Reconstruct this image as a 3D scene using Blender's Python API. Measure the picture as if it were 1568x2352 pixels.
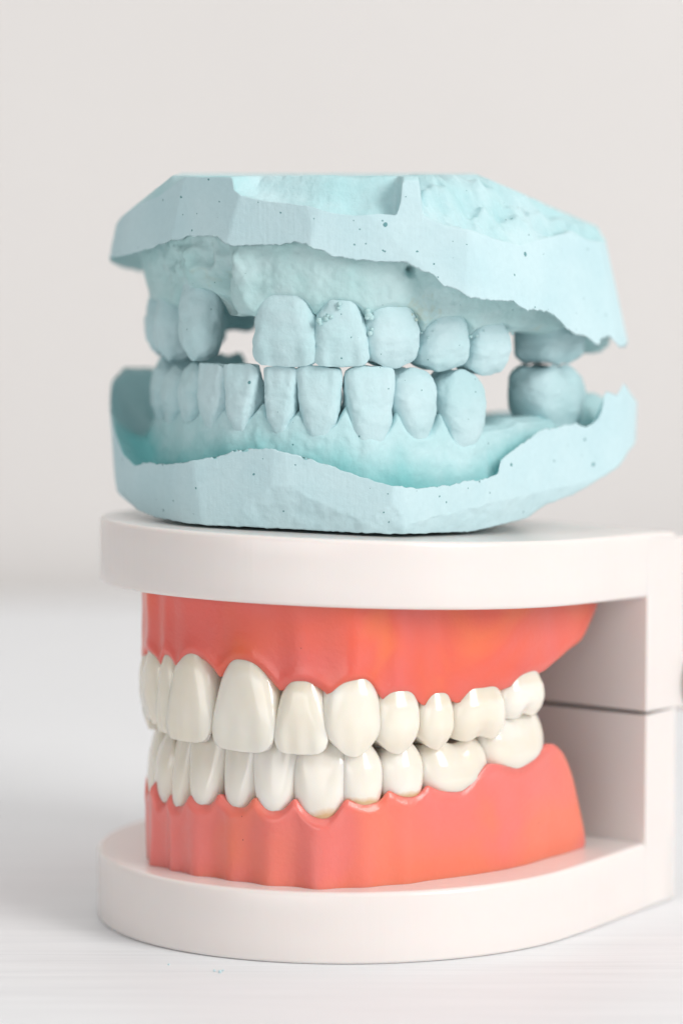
import bpy, math, random
import numpy as np
from mathutils import noise as mn, Vector

random.seed(7)
R = math.radians
S = 0.001                                   # the builders below think in millimetres
scene = bpy.context.scene
for o in list(bpy.data.objects):
    bpy.data.objects.remove(o)

# ------------------------------------------------------------------ camera
cd = bpy.data.cameras.new('camera'); cam = bpy.data.objects.new('camera', cd)
scene.collection.objects.link(cam); scene.camera = cam
cam.location = (0, -0.490, 0.1014)
PITCH = math.atan((1176 - 330) / 8570.0)
cam.rotation_euler = (math.pi / 2 - PITCH, 0, 0)
cd.sensor_fit = 'VERTICAL'; cd.sensor_height = 36.0; cd.sensor_width = 24.0
cd.lens = 36.0 * 8570.0 / 2352.0
cd.clip_start = 0.01; cd.clip_end = 20
cd.dof.use_dof = True; cd.dof.focus_distance = 0.4665; cd.dof.aperture_fstop = 10.5
cd.dof.aperture_blades = 0

# ------------------------------------------------------------------ light
w = bpy.data.worlds.new('World'); scene.world = w; w.use_nodes = True
bg = w.node_tree.nodes['Background']
bg.inputs[0].default_value = (1.0, 0.99, 0.975, 1); bg.inputs[1].default_value = 0.26

def area(name, loc, target, sx, sy, power, col):
    l = bpy.data.lights.new(name, 'AREA'); l.shape = 'RECTANGLE'; l.size = sx; l.size_y = sy
    l.energy = power; l.color = col
    o = bpy.data.objects.new(name, l); scene.collection.objects.link(o)
    o.location = loc
    o.rotation_euler = (Vector(target) - Vector(loc)).to_track_quat('-Z', 'Y').to_euler()
    return o
area('window_light', (0.86, -0.72, 0.64), (0, 0, 0.05), 0.5, 0.7, 11.8, (1.0, 0.985, 0.965))
area('front_fill_light', (-0.58, -1.20, 0.24), (0, 0, 0.05), 1.1, 0.5, 4.0, (1.0, 0.99, 0.98))  # added fill that brightens the post and gums; no real window there
area('ceiling_bounce', (0.1, -0.1, 1.3), (0, 0.05, 0), 1.4, 1.4, 7.0, (1.0, 0.985, 0.97))

vs = scene.view_settings
vs.view_transform = 'Standard'; vs.look = 'None'; vs.exposure = -0.04; vs.gamma = 1.0
vs.use_curve_mapping = False
scene.render.engine = 'CYCLES'

# ------------------------------------------------------------------ helpers
def pchip(x, y, xq):
    x = np.asarray(x, float); y = np.asarray(y, float); h = np.diff(x); d = np.diff(y) / h
    m = np.zeros_like(y); m[0] = d[0]; m[-1] = d[-1]
    for i in range(1, len(x) - 1):
        if d[i-1] * d[i] > 0:
            w1 = 2*h[i] + h[i-1]; w2 = h[i] + 2*h[i-1]
            m[i] = (w1 + w2) / (w1/d[i-1] + w2/d[i])
    xq = np.clip(np.asarray(xq, float), x[0], x[-1])
    i = np.clip(np.searchsorted(x, xq) - 1, 0, len(x) - 2); t = (xq - x[i]) / h[i]
    return ((1+2*t)*(1-t)**2*y[i] + t*(1-t)**2*h[i]*m[i]
            + t*t*(3-2*t)*y[i+1] + t*t*(t-1)*h[i]*m[i+1])

def sstep(a, b, x):
    t = np.clip((np.asarray(x, float) - a) / (b - a), 0, 1); return t*t*(3 - 2*t)

def umargin(T, xq, up, k=3.0):
    """gum line through alternating necks and papillae: a rounded U round each neck, a narrow peak between teeth"""
    x = np.array([t[0] for t in T]); z = np.array([t[1] for t in T]); xq = np.asarray(xq, float)
    i = np.clip(np.searchsorted(x, xq) - 1, 0, len(x) - 2); t = np.clip((xq - x[i])/(x[i+1] - x[i]), 0, 1)
    a, b = z[i], z[i+1]
    neck_first = (b - a)*up > 0
    f = np.where(neck_first, t**k, 1 - (1 - t)**k)
    out = a + (b - a)*f
    ker = np.exp(-np.linspace(-2, 2, 9)**2); ker /= ker.sum()
    return np.convolve(np.pad(out, 4, 'edge'), ker, 'valid')

def fnoise(P, scale, octv=3, seed=0.0):
    P = np.asarray(P, float)
    return np.array([mn.fractal(Vector((p[0]*scale + seed, p[1]*scale - seed, p[2]*scale + 2*seed)), 1.0, 2.0, octv)
                     for p in P])

def mesh_obj(name, V, F, mats, parent=None, origin=(0, 0, 0), fmat=None, flat=None, attrs=None):
    V = (np.asarray(V, float) - np.asarray(origin, float)) * S
    me = bpy.data.meshes.new(name)
    me.from_pydata([tuple(v) for v in V], [], F)
    me.polygons.foreach_set('use_smooth', [True] * len(me.polygons))
    if flat:
        for i in flat: me.polygons[i].use_smooth = False
    for m in (mats if isinstance(mats, (list, tuple)) else [mats]): me.materials.append(m)
    if fmat is not None: me.polygons.foreach_set('material_index', list(fmat))
    if attrs:
        for k, a in attrs.items():
            at = me.attributes.new(k, 'FLOAT', 'POINT'); at.data.foreach_set('value', np.asarray(a, dtype=np.float32))
    me.update()
    o = bpy.data.objects.new(name, me); scene.collection.objects.link(o)
    if parent: o.parent = parent
    return o

def thing(name, label, cat, loc, rotz=0.0):
    o = bpy.data.objects.new(name, None); scene.collection.objects.link(o)
    o.empty_display_size = 0.01
    o.location = tuple(c * S for c in loc); o.rotation_euler = (0, 0, rotz)
    o['label'] = label; o['category'] = cat
    return o

def grid_faces(nr, nc, wrap=True):
    F = []
    for i in range(nr - 1):
        for j in range(nc if wrap else nc - 1):
            k = (j + 1) % nc
            F.append((i*nc + j, i*nc + k, (i+1)*nc + k, (i+1)*nc + j))
    return F

def orient(o):
    import bmesh
    bm = bmesh.new(); bm.from_mesh(o.data); bmesh.ops.recalc_face_normals(bm, faces=bm.faces[:])
    bm.to_mesh(o.data); bm.free()

def subsurf(o, lv=1):
    m = o.modifiers.new('sub', 'SUBSURF'); m.levels = lv; m.render_levels = lv

# ------------------------------------------------------------------ materials
def mat(name):
    m = bpy.data.materials.new(name); m.use_nodes = True
    nt = m.node_tree; b = nt.nodes['Principled BSDF']
    return m, nt, b, nt.links

def N(nt, kind, **kw):
    n = nt.nodes.new(kind)
    for k, v in kw.items():
        if k in n.inputs: n.inputs[k].default_value = v
        else: setattr(n, k, v)
    return n

def ramp(nt, stops):
    r = nt.nodes.new('ShaderNodeValToRGB'); e = r.color_ramp.elements
    e[0].position, e[0].color = stops[0][0], (*stops[0][1], 1)
    e[1].position, e[1].color = stops[1][0], (*stops[1][1], 1)
    for p, c in stops[2:]:
        x = e.new(p); x.color = (*c, 1)
    return r

def mapping(nt, scale=(1, 1, 1), rot=(0, 0, 0)):
    t = nt.nodes.new('ShaderNodeTexCoord'); m = nt.nodes.new('ShaderNodeMapping')
    m.inputs['Scale'].default_value = scale; m.inputs['Rotation'].default_value = rot
    nt.links.new(t.outputs['Object'], m.inputs[0]); return m.outputs[0]

def mixc(nt, a, b, fac, blend='MIX'):
    n = nt.nodes.new('ShaderNodeMix'); n.data_type = 'RGBA'; n.blend_type = blend
    def put(sock, v):
        if isinstance(v, tuple): sock.default_value = (*v, 1)
        elif isinstance(v, (int, float)): sock.default_value = v
        else: nt.links.new(v, sock)
    put(n.inputs[0], fac); put(n.inputs[6], a); put(n.inputs[7], b)
    return n.outputs[2]

def mathn(nt, op, a, b=None, clamp=False):
    n = nt.nodes.new('ShaderNodeMath'); n.operation = op; n.use_clamp = clamp
    for i, v in enumerate((a, b)):
        if v is None: continue
        if isinstance(v, (int, float)): n.inputs[i].default_value = v
        else: nt.links.new(v, n.inputs[i])
    return n.outputs[0]

def plaster(name, base, deep, poresize, pore_amt, bump, scratch=False, stain=None, teal=None):
    m, nt, b, L = mat(name)
    v = mapping(nt)
    n1 = N(nt, 'ShaderNodeTexNoise', Scale=95.0, Detail=5.0, Roughness=0.6); L.new(v, n1.inputs['Vector'])
    n2 = N(nt, 'ShaderNodeTexNoise', Scale=1100.0, Detail=4.0, Roughness=0.65); L.new(v, n2.inputs['Vector'])
    r1 = ramp(nt, [(0.34, deep), (0.62, base)]); L.new(n1.outputs[0], r1.inputs[0])
    r2 = ramp(nt, [(0.3, (0.95, 0.96, 0.96)), (0.7, (1.0, 1.0, 1.0))]); L.new(n2.outputs[0], r2.inputs[0])
    col = r1.outputs[0]
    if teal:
        at = nt.nodes.new('ShaderNodeAttribute'); at.attribute_name = 'fold_tint'
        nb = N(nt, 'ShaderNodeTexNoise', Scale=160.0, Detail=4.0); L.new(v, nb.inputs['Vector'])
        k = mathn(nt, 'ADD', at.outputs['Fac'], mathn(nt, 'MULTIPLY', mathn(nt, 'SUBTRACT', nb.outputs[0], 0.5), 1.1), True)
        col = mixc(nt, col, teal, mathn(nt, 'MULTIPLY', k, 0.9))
    col = mixc(nt, col, r2.outputs[0], 1.0, 'MULTIPLY')
    if stain:
        n6 = N(nt, 'ShaderNodeTexNoise', Scale=120.0, Detail=4.0, Roughness=0.7); L.new(v, n6.inputs['Vector'])
        r6 = ramp(nt, [(0.60, (0, 0, 0)), (0.78, (1, 1, 1))]); L.new(n6.outputs[0], r6.inputs[0])
        col = mixc(nt, col, stain, mathn(nt, 'MULTIPLY', r6.outputs[0], 0.8))
    # air bubbles: sparse pores of uneven size, the shade inside them painted as dark teal
    pores = None
    nd = N(nt, 'ShaderNodeTexNoise', Scale=1500.0, Detail=2.0); L.new(v, nd.inputs['Vector'])
    vd = nt.nodes.new('ShaderNodeVectorMath'); vd.operation = 'MULTIPLY_ADD'
    L.new(nd.outputs['Color'], vd.inputs[0]); vd.inputs[1].default_value = (.00035, .00035, .00035); L.new(v, vd.inputs[2])
    for sc, thr, amt in ((poresize, 0.095, pore_amt*.8), (poresize*2.4, 0.13, pore_amt*1.2)):
        vo = N(nt, 'ShaderNodeTexVoronoi', Scale=sc); L.new(vd.outputs[0], vo.inputs['Vector'])
        sep = nt.nodes.new('ShaderNodeSeparateColor'); L.new(vo.outputs['Color'], sep.inputs[0])
        rad = mathn(nt, 'MULTIPLY', sep.outputs[1], thr)
        near = mathn(nt, 'LESS_THAN', vo.outputs['Distance'], rad)
        some = mathn(nt, 'LESS_THAN', sep.outputs[0], amt)
        p = mathn(nt, 'MULTIPLY', near, some)
        pores = p if pores is None else mathn(nt, 'MAXIMUM', pores, p)
    col = mixc(nt, col, (0.07, 0.24, 0.26), mathn(nt, 'MULTIPLY', pores, 0.85))
    L.new(col, b.inputs['Base Color'])
    b.inputs['Roughness'].default_value = 0.82
    b.inputs['Specular IOR Level'].default_value = 0.25
    b.inputs['Subsurface Weight'].default_value = 0.0
    h = mathn(nt, 'SUBTRACT', mathn(nt, 'MULTIPLY', n2.outputs[0], 0.35), mathn(nt, 'MULTIPLY', pores, 1.0))
    if scratch:
        v2 = mapping(nt, (2400, 2400, 110), (0.15, 0.5, 0.2))
        n3 = N(nt, 'ShaderNodeTexNoise', Scale=1.0, Detail=2.0); L.new(v2, n3.inputs['Vector'])
        h = mathn(nt, 'ADD', h, mathn(nt, 'MULTIPLY', n3.outputs[0], 0.13))
    else:
        n3 = N(nt, 'ShaderNodeTexNoise', Scale=420.0, Detail=3.0); L.new(v, n3.inputs['Vector'])
        h = mathn(nt, 'ADD', h, mathn(nt, 'MULTIPLY', n3.outputs[0], 0.9))
    bp = N(nt, 'ShaderNodeBump', Strength=bump, Distance=0.00035); L.new(h, bp.inputs['Height'])
    L.new(bp.outputs[0], b.inputs['Normal'])
    return m

M_WALL = plaster('trimmed_plaster', (0.56, 0.735, 0.775), (0.51, 0.70, 0.745), 300.0, 0.65, 0.6, True)
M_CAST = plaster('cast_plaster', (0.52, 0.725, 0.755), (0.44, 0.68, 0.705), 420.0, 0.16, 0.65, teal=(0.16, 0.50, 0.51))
M_CASTU = plaster('upper_cast_plaster', (0.51, 0.69, 0.705), (0.40, 0.63, 0.635), 420.0, 0.2, 0.7, stain=(0.46, 0.46, 0.32))
M_ROUGH = plaster('broken_plaster', (0.54, 0.725, 0.76), (0.43, 0.67, 0.70), 420.0, 0.12, 1.0)
M_TOOTHP = plaster('plaster_tooth', (0.56, 0.73, 0.765), (0.49, 0.69, 0.72), 420.0, 0.30, 0.7)

def enamel(name, base, stain, amount):
    m, nt, b, L = mat(name)
    at = nt.nodes.new('ShaderNodeAttribute'); at.attribute_name = 'crown'
    v = mapping(nt)
    n1 = N(nt, 'ShaderNodeTexNoise', Scale=420.0, Detail=4.0); L.new(v, n1.inputs['Vector'])
    n2 = N(nt, 'ShaderNodeTexNoise', Scale=90.0, Detail=3.0); L.new(v, n2.inputs['Vector'])
    pos = mathn(nt, 'ADD', at.outputs['Fac'], mathn(nt, 'MULTIPLY', mathn(nt, 'SUBTRACT', n1.outputs[0], 0.5), 0.16))
    r = ramp(nt, [(0.0, stain), (0.035, stain), (0.13, base)])
    L.new(pos, r.inputs[0])
    col = mixc(nt, base, r.outputs[0], amount)
    r2 = ramp(nt, [(0.35, (0.93, 0.90, 0.84)), (0.65, (1, 1, 1))]); L.new(n2.outputs[0], r2.inputs[0])
    col = mixc(nt, col, r2.outputs[0], 1.0, 'MULTIPLY')
    # a few dark specks of dirt
    vo = N(nt, 'ShaderNodeTexVoronoi', Scale=260.0); L.new(v, vo.inputs['Vector'])
    sep = nt.nodes.new('ShaderNodeSeparateColor'); L.new(vo.outputs['Color'], sep.inputs[0])
    sp = mathn(nt, 'MULTIPLY', mathn(nt, 'LESS_THAN', vo.outputs['Distance'], 0.06), mathn(nt, 'LESS_THAN', sep.outputs[0], 0.05))
    col = mixc(nt, col, (0.10, 0.08, 0.06), sp)
    L.new(col, b.inputs['Base Color'])
    b.inputs['Roughness'].default_value = 0.18
    b.inputs['Subsurface Weight'].default_value = 0.55
    b.inputs['Subsurface Radius'].default_value = (1.0, 0.75, 0.5)
    b.inputs['Subsurface Scale'].default_value = 0.0025
    b.inputs['Coat Weight'].default_value = 0.5; b.inputs['Coat Roughness'].default_value = 0.08
    n4 = N(nt, 'ShaderNodeTexNoise', Scale=260.0, Detail=2.0); L.new(v, n4.inputs['Vector'])
    bp = N(nt, 'ShaderNodeBump', Strength=0.12, Distance=0.0004); L.new(n4.outputs[0], bp.inputs['Height'])
    L.new(bp.outputs[0], b.inputs['Normal'])
    return m
M_ENU = enamel('upper_enamel', (0.88, 0.845, 0.77), (0.76, 0.65, 0.48), 0.35)
M_ENI = enamel('incisor_enamel', (0.86, 0.82, 0.74), (0.74, 0.63, 0.47), 0.40)
M_ENL = enamel('lower_enamel', (0.87, 0.835, 0.775), (0.82, 0.75, 0.64), 0.4)
M_ENS = enamel('stained_enamel', (0.87, 0.83, 0.765), (0.70, 0.40, 0.13), 0.8)

def gum_mat(name, c1, c2, c3):
    m, nt, b, L = mat(name)
    v = mapping(nt)
    n1 = N(nt, 'ShaderNodeTexNoise', Scale=58.0, Detail=2.5, Distortion=0.6); L.new(v, n1.inputs['Vector'])
    r1 = ramp(nt, [(0.36, c1), (0.50, c2), (0.68, c3)])
    L.new(n1.outputs[0], r1.inputs[0])
    vo = N(nt, 'ShaderNodeTexVoronoi', Scale=480.0); L.new(v, vo.inputs['Vector'])
    sep = nt.nodes.new('ShaderNodeSeparateColor'); L.new(vo.outputs['Color'], sep.inputs[0])
    n5 = N(nt, 'ShaderNodeTexNoise', Scale=70.0); L.new(v, n5.inputs['Vector'])
    sp = mathn(nt, 'MULTIPLY', mathn(nt, 'LESS_THAN', vo.outputs['Distance'], 0.038), mathn(nt, 'LESS_THAN', sep.outputs[0], 0.22))
    sp = mathn(nt, 'MULTIPLY', sp, mathn(nt, 'GREATER_THAN', n5.outputs[0], 0.52))
    col = mixc(nt, r1.outputs[0], (0.16, 0.03, 0.02), sp)
    L.new(col, b.inputs['Base Color'])
    b.inputs['Roughness'].default_value = 0.34
    b.inputs['Coat Weight'].default_value = 0.35; b.inputs['Coat Roughness'].default_value = 0.16
    b.inputs['Subsurface Weight'].default_value = 0.5
    b.inputs['Subsurface Radius'].default_value = (1.0, 0.28, 0.18)
    b.inputs['Subsurface Scale'].default_value = 0.0025
    n2 = N(nt, 'ShaderNodeTexNoise', Scale=1500.0, Detail=3.0); L.new(v, n2.inputs['Vector'])
    bp = N(nt, 'ShaderNodeBump', Strength=0.22, Distance=0.0003); L.new(n2.outputs[0], bp.inputs['Height'])
    L.new(bp.outputs[0], b.inputs['Normal'])
    return m
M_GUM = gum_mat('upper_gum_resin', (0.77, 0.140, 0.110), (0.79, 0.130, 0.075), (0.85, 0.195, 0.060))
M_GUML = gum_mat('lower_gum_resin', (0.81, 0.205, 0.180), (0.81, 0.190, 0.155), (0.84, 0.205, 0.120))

def plastic():
    m, nt, b, L = mat('white_plastic')
    v = mapping(nt)
    n1 = N(nt, 'ShaderNodeTexNoise', Scale=60.0, Detail=3.0); L.new(v, n1.inputs['Vector'])
    r1 = ramp(nt, [(0.3, (0.80, 0.745, 0.72)), (0.7, (0.825, 0.77, 0.745))]); L.new(n1.outputs[0], r1.inputs[0])
    L.new(r1.outputs[0], b.inputs['Base Color'])
    b.inputs['Roughness'].default_value = 0.24
    b.inputs['Subsurface Weight'].default_value = 0.4
    b.inputs['Subsurface Radius'].default_value = (1.0, 0.6, 0.45)
    b.inputs['Subsurface Scale'].default_value = 0.0010
    v2 = mapping(nt, (900, 900, 60))
    n2 = N(nt, 'ShaderNodeTexNoise', Scale=1.0, Detail=2.0); L.new(v2, n2.inputs['Vector'])
    bp = N(nt, 'ShaderNodeBump', Strength=0.10, Distance=0.0003); L.new(n2.outputs[0], bp.inputs['Height'])
    L.new(bp.outputs[0], b.inputs['Normal'])
    return m
M_PLA = plastic()

m, nt, b, L = mat('hinge_steel'); M_STEEL = m
n = N(nt, 'ShaderNodeTexNoise', Scale=300.0); r_ = ramp(nt, [(0.3, (0.35, 0.33, 0.31)), (0.7, (0.5, 0.47, 0.44))])
L.new(n.outputs[0], r_.inputs[0]); L.new(r_.outputs[0], b.inputs['Base Color'])
b.inputs['Metallic'].default_value = 1.0; b.inputs['Roughness'].default_value = 0.35

m, nt, b, L = mat('white_tabletop'); M_TABLE = m
v = mapping(nt, (14, 700, 1))
n1 = N(nt, 'ShaderNodeTexNoise', Scale=1.0, Detail=5.0, Roughness=0.65); L.new(v, n1.inputs['Vector'])
v3 = mapping(nt, (45, 3000, 1))
n3 = N(nt, 'ShaderNodeTexNoise', Scale=1.0, Detail=3.0); L.new(v3, n3.inputs['Vector'])
r1 = ramp(nt, [(0.32, (0.79, 0.805, 0.83)), (0.6, (0.85, 0.865, 0.885))]); L.new(n1.outputs[0], r1.inputs[0])
r3 = ramp(nt, [(0.3, (0.92, 0.92, 0.915)), (0.6, (1, 1, 1))]); L.new(n3.outputs[0], r3.inputs[0])
L.new(mixc(nt, r1.outputs[0], r3.outputs[0], 1.0, 'MULTIPLY'), b.inputs['Base Color'])
b.inputs['Roughness'].default_value = 0.5
hh = mathn(nt, 'ADD', n1.outputs[0], mathn(nt, 'MULTIPLY', n3.outputs[0], 0.5))
bp = N(nt, 'ShaderNodeBump', Strength=0.15, Distance=0.0004); L.new(hh, bp.inputs['Height']); L.new(bp.outputs[0], b.inputs['Normal'])

m, nt, b, L = mat('pale_wall_paint'); M_BACK = m
v = mapping(nt)
n1 = N(nt, 'ShaderNodeTexNoise', Scale=7.0, Detail=3.0); L.new(v, n1.inputs['Vector'])
r1 = ramp(nt, [(0.3, (0.735, 0.71, 0.695)), (0.7, (0.765, 0.74, 0.725))]); L.new(n1.outputs[0], r1.inputs[0])
L.new(r1.outputs[0], b.inputs['Base Color']); b.inputs['Roughness'].default_value = 0.85

# ------------------------------------------------------------------ setting
def box(name, x0, x1, y0, y1, z0, z1, m):
    V = [(x, y, z) for z in (z0, z1) for y in (y0, y1) for x in (x0, x1)]
    F = [(0, 2, 3, 1), (4, 5, 7, 6), (0, 1, 5, 4), (2, 6, 7, 3), (0, 4, 6, 2), (1, 3, 7, 5)]
    return mesh_obj(name, V, F, m, flat=range(6))
t_ = box('table', -900, 900, -480, 338, -25, 0, M_TABLE); t_['kind'] = 'structure'
t_ = box('wall', -1600, 1600, 352, 400, -700, 1500, M_BACK); t_['kind'] = 'structure'

# ------------------------------------------------------------------ teeth (shared builder)
KIND = {
 'incisor': dict(w=[(-.3,.52),(0,.64),(.2,.80),(.45,.93),(.75,1.0),(.92,.985),(1,.93)],
                 lab=[(-.3,-1.1),(0,-.35),(.2,.02),(.5,.08),(.8,-.12),(1,-.5)],
                 th=[(-.3,5.2),(0,6.0),(.3,5.2),(.6,3.5),(.85,2.0),(1,1.3)], n=2.5, edge=[(0,1.0),(.55,.995),(.8,.975),(.95,.93),(1,.88)], fossa=0.0),
 'lower_incisor': dict(w=[(-.3,.40),(0,.60),(.06,.70),(.15,.80),(.35,.90),(.65,.97),(.85,1.0),(.95,.99),(1,.95)],
                 lab=[(-.3,-.8),(0,-.15),(.25,.05),(.6,-.1),(1,-.55)],
                 th=[(-.3,5.2),(0,5.6),(.3,5.0),(.6,3.6),(.85,2.2),(1,1.4)], n=2.6, edge=[(0,1.0),(.6,1.0),(.85,.985),(1,.94)], fossa=0.0),
 'canine': dict(w=[(-.3,.60),(0,.78),(.2,.91),(.45,.99),(.65,1.0),(.82,.94),(.93,.82),(1,.64)],
                 lab=[(-.3,-1.1),(0,-.3),(.25,.2),(.5,.25),(.75,-.1),(1,-.9)],
                 th=[(-.3,6.3),(0,7.0),(.4,6.6),(.7,4.8),(1,2.4)], n=2.45, edge=[(0,1.0),(.3,.985),(.6,.94),(.85,.87),(1,.80)], fossa=0.0),
 'premolar': dict(w=[(-.3,.70),(0,.86),(.2,.94),(.45,1.0),(.65,1.0),(.82,.95),(.93,.86),(1,.72)],
                 lab=[(-.3,-.9),(0,-.2),(.25,.2),(.5,.2),(.75,-.2),(1,-1.1)],
                 th=[(-.3,6.8),(0,7.4),(.4,7.8),(.7,7.4),(1,5.2)], n=2.5, edge=[(0,1.0),(.3,.975),(.6,.915),(.85,.83),(1,.77)], fossa=0.10),
 'bulb': dict(w=[(-.3,.62),(0,.74),(.15,.86),(.4,.98),(.6,1.0),(.8,.95),(.92,.84),(1,.66)],
                 lab=[(-.3,-1.0),(0,-.3),(.2,.2),(.5,.45),(.75,.1),(.9,-.5),(1,-1.3)],
                 th=[(-.3,7.2),(0,7.8),(.4,9.0),(.7,8.6),(.9,7.4),(1,5.6)], n=2.25, edge=[(-1,.90),(-.7,.96),(-.4,1.0),(0,.95),(.4,1.0),(.7,.96),(1,.90)], fossa=0.08),
 'blunt': dict(w=[(-.3,.28),(0,.50),(.08,.64),(.2,.78),(.4,.92),(.6,1.0),(.8,.985),(.92,.90),(1,.74)],
                 lab=[(-.3,-1.2),(0,-.35),(.2,.15),(.5,.3),(.75,-.05),(.9,-.5),(1,-1.2)],
                 th=[(-.3,5.2),(0,6.2),(.4,7.2),(.7,7.0),(.9,6.0),(1,4.4)], n=2.25, edge=[(-1,.84),(-.7,.92),(-.35,.985),(-.1,1.0),(.25,.985),(.6,.93),(1,.84)], fossa=0.04),
 'peg': dict(w=[(-.3,.75),(0,.86),(.2,.93),(.5,1.0),(.72,.97),(.86,.87),(.95,.68),(1,.42)],
                 lab=[(-.3,-1.0),(0,-.5),(.2,0),(.5,.2),(.75,0),(.9,-.6),(1,-1.4)],
                 th=[(-.3,6.0),(0,6.4),(.4,6.8),(.7,6.4),(.88,5.2),(.96,3.8),(1,2.4)], n=2.1, edge=[(0,1.0),(.5,.99),(1,.96)], fossa=0.0),
 'molar': dict(w=[(-.3,.78),(0,.84),(.2,.93),(.45,1.0),(.7,1.0),(.88,.96),(1,.88)],
                 lab=[(-.3,-.7),(0,-.1),(.25,.3),(.5,.25),(.75,-.15),(1,-1.0)],
                 th=[(-.3,8.4),(0,9.0),(.4,9.8),(.75,9.4),(1,7.6)], n=2.9, edge=[(-1,.86),(-.75,.95),(-.5,.985),(-.25,.95),(0,.88),(.25,.95),(.5,1.0),(.75,.96),(1,.86)], fossa=0.16),
}
def tooth_mesh(kind, W, H, depth_scale=1.0, seed=0, rough=0.0, neck=1.0, tilt=0.0, skew=0.0, nr=26, ns=44, square=0.0, lobes=1.0):
    """local frame: x along the arch, y outwards (labial surface at y=0), z towards the biting edge, z=0 at the gum line"""
    k = KIND[kind]; ts = np.concatenate([np.linspace(-.3, 0, 5)[:-1], np.linspace(0, 1, nr)])
    al = np.linspace(0, 2*np.pi, ns, endpoint=False)
    ca, sa = np.cos(al), np.sin(al); n = k['n'] + square
    ex = np.sign(ca)*np.abs(ca)**(2/n); ey = np.sign(sa)*np.abs(sa)**(2/n)
    V = []; crown = []
    ed = k['edge']
    def edge(a):
        if ed[0][0] < 0: return pchip([e[0] for e in ed], [e[1] for e in ed], a)
        return pchip([e[0] for e in ed], [e[1] for e in ed], np.abs(a))
    rnd = random.Random(seed)
    asym = rnd.uniform(-.05, .05) + skew
    for t in ts:
        wv = pchip([p[0] for p in k['w']], [p[1] for p in k['w']], t)
        wv = 1 - (1 - wv) * neck if t < .45 else wv
        lab = pchip([p[0] for p in k['lab']], [p[1] for p in k['lab']], t)
        th = pchip([p[0] for p in k['th']], [p[1] for p in k['th']], t) * depth_scale
        x = ex * wv * W/2 + asym * W * max(t, 0) ** 2 * .5
        yc = lab - th/2; y = yc + ey * th/2
        lobe = .10*lobes*np.cos(3*np.pi*ex)*sstep(.25, .9, t)*(ey > 0)*np.abs(ey)
        if kind in ('molar', 'bulb'): lobe = lobe*0 - .55*np.exp(-(ex/.17)**2)*sstep(.25, .95, t)*np.sign(ey)
        y = y + lobe
        g = edge(ex); g = 1 - (1 - g)*(1 - .45*min(square, 1))
        z = H*t if t < 0 else H*t*(1 - (1 - g)*sstep(.25, 1, t))
        z = z * np.ones_like(ex)
        V += list(np.stack([x, y, z], -1)); crown += [t]*ns
    top = np.array(V[-ns:]); cen = np.array([top[:, 0].mean(), top[:, 1].mean(), 0])
    rows = len(ts)
    for sc in (.93, .8, .62, .42, .22, .06):
        P = cen + (top - cen) * sc
        g = edge(ex*sc)
        P[:, 2] = H * (g + (.018 if sc > .5 else .02) - k['fossa']*(1 - sc)**.8*(1.0 if k['fossa'] else 0))
        if not k['fossa']: P[:, 2] = H*(top[:, 2]/H*sc + g*(1 - sc)) + .10*np.sqrt(1 - sc*sc)
        V += list(P); crown += [1.0]*ns; rows += 1
    V.append(np.array([cen[0], cen[1], V[-1][2]])); crown.append(1.0)
    F = grid_faces(rows, ns)
    last = (rows - 1)*ns
    F += [(last + j, last + (j + 1) % ns, len(V) - 1) for j in range(ns)]
    V = np.array(V)
    V[:, 1] += tilt * np.clip(V[:, 2], -2, 20) / H
    if rough:
        d = fnoise(V, .45, 3, seed*3.1)*rough + fnoise(V, 1.9, 3, seed*1.7)*rough*.45
        c0 = np.array([cen[0], cen[1], H*.45]); dirv = V - c0
        dirv /= np.maximum(np.linalg.norm(dirv, axis=1, keepdims=True), 1e-6)
        V = V + dirv*d[:, None]
    return V, F, crown

def place(V, pos, tang, up, lean=0.0):
    """pos on the labial curve at the gum line; tang = unit plan vector along the arch; up = +1 / -1"""
    tx, ty = tang; nx, ny = ty, -tx                       # outward = right-hand side of the walking direction
    X = V[:, 0]*tx + V[:, 1]*nx; Y = V[:, 0]*ty + V[:, 1]*ny; Z = V[:, 2]*up
    a = lean
    X2 = X + a*Z*up*tx; Y2 = Y + a*Z*up*ty
    return np.stack([pos[0] + X2, pos[1] + Y2, pos[2] + Z], -1)

# ------------------------------------------------------------------ hinged dental model
model = thing('dental_model', 'hinged white plastic dental model with red gums and ivory teeth on the table',
              'dental model', (0, 0, 0), R(-36))
BT, CT = -0.0054, -0.0528                     # the upper half leans back towards its hinge
def up_plane(lat, back): return BT*(lat - 22) + CT*(back + 28.6)

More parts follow.
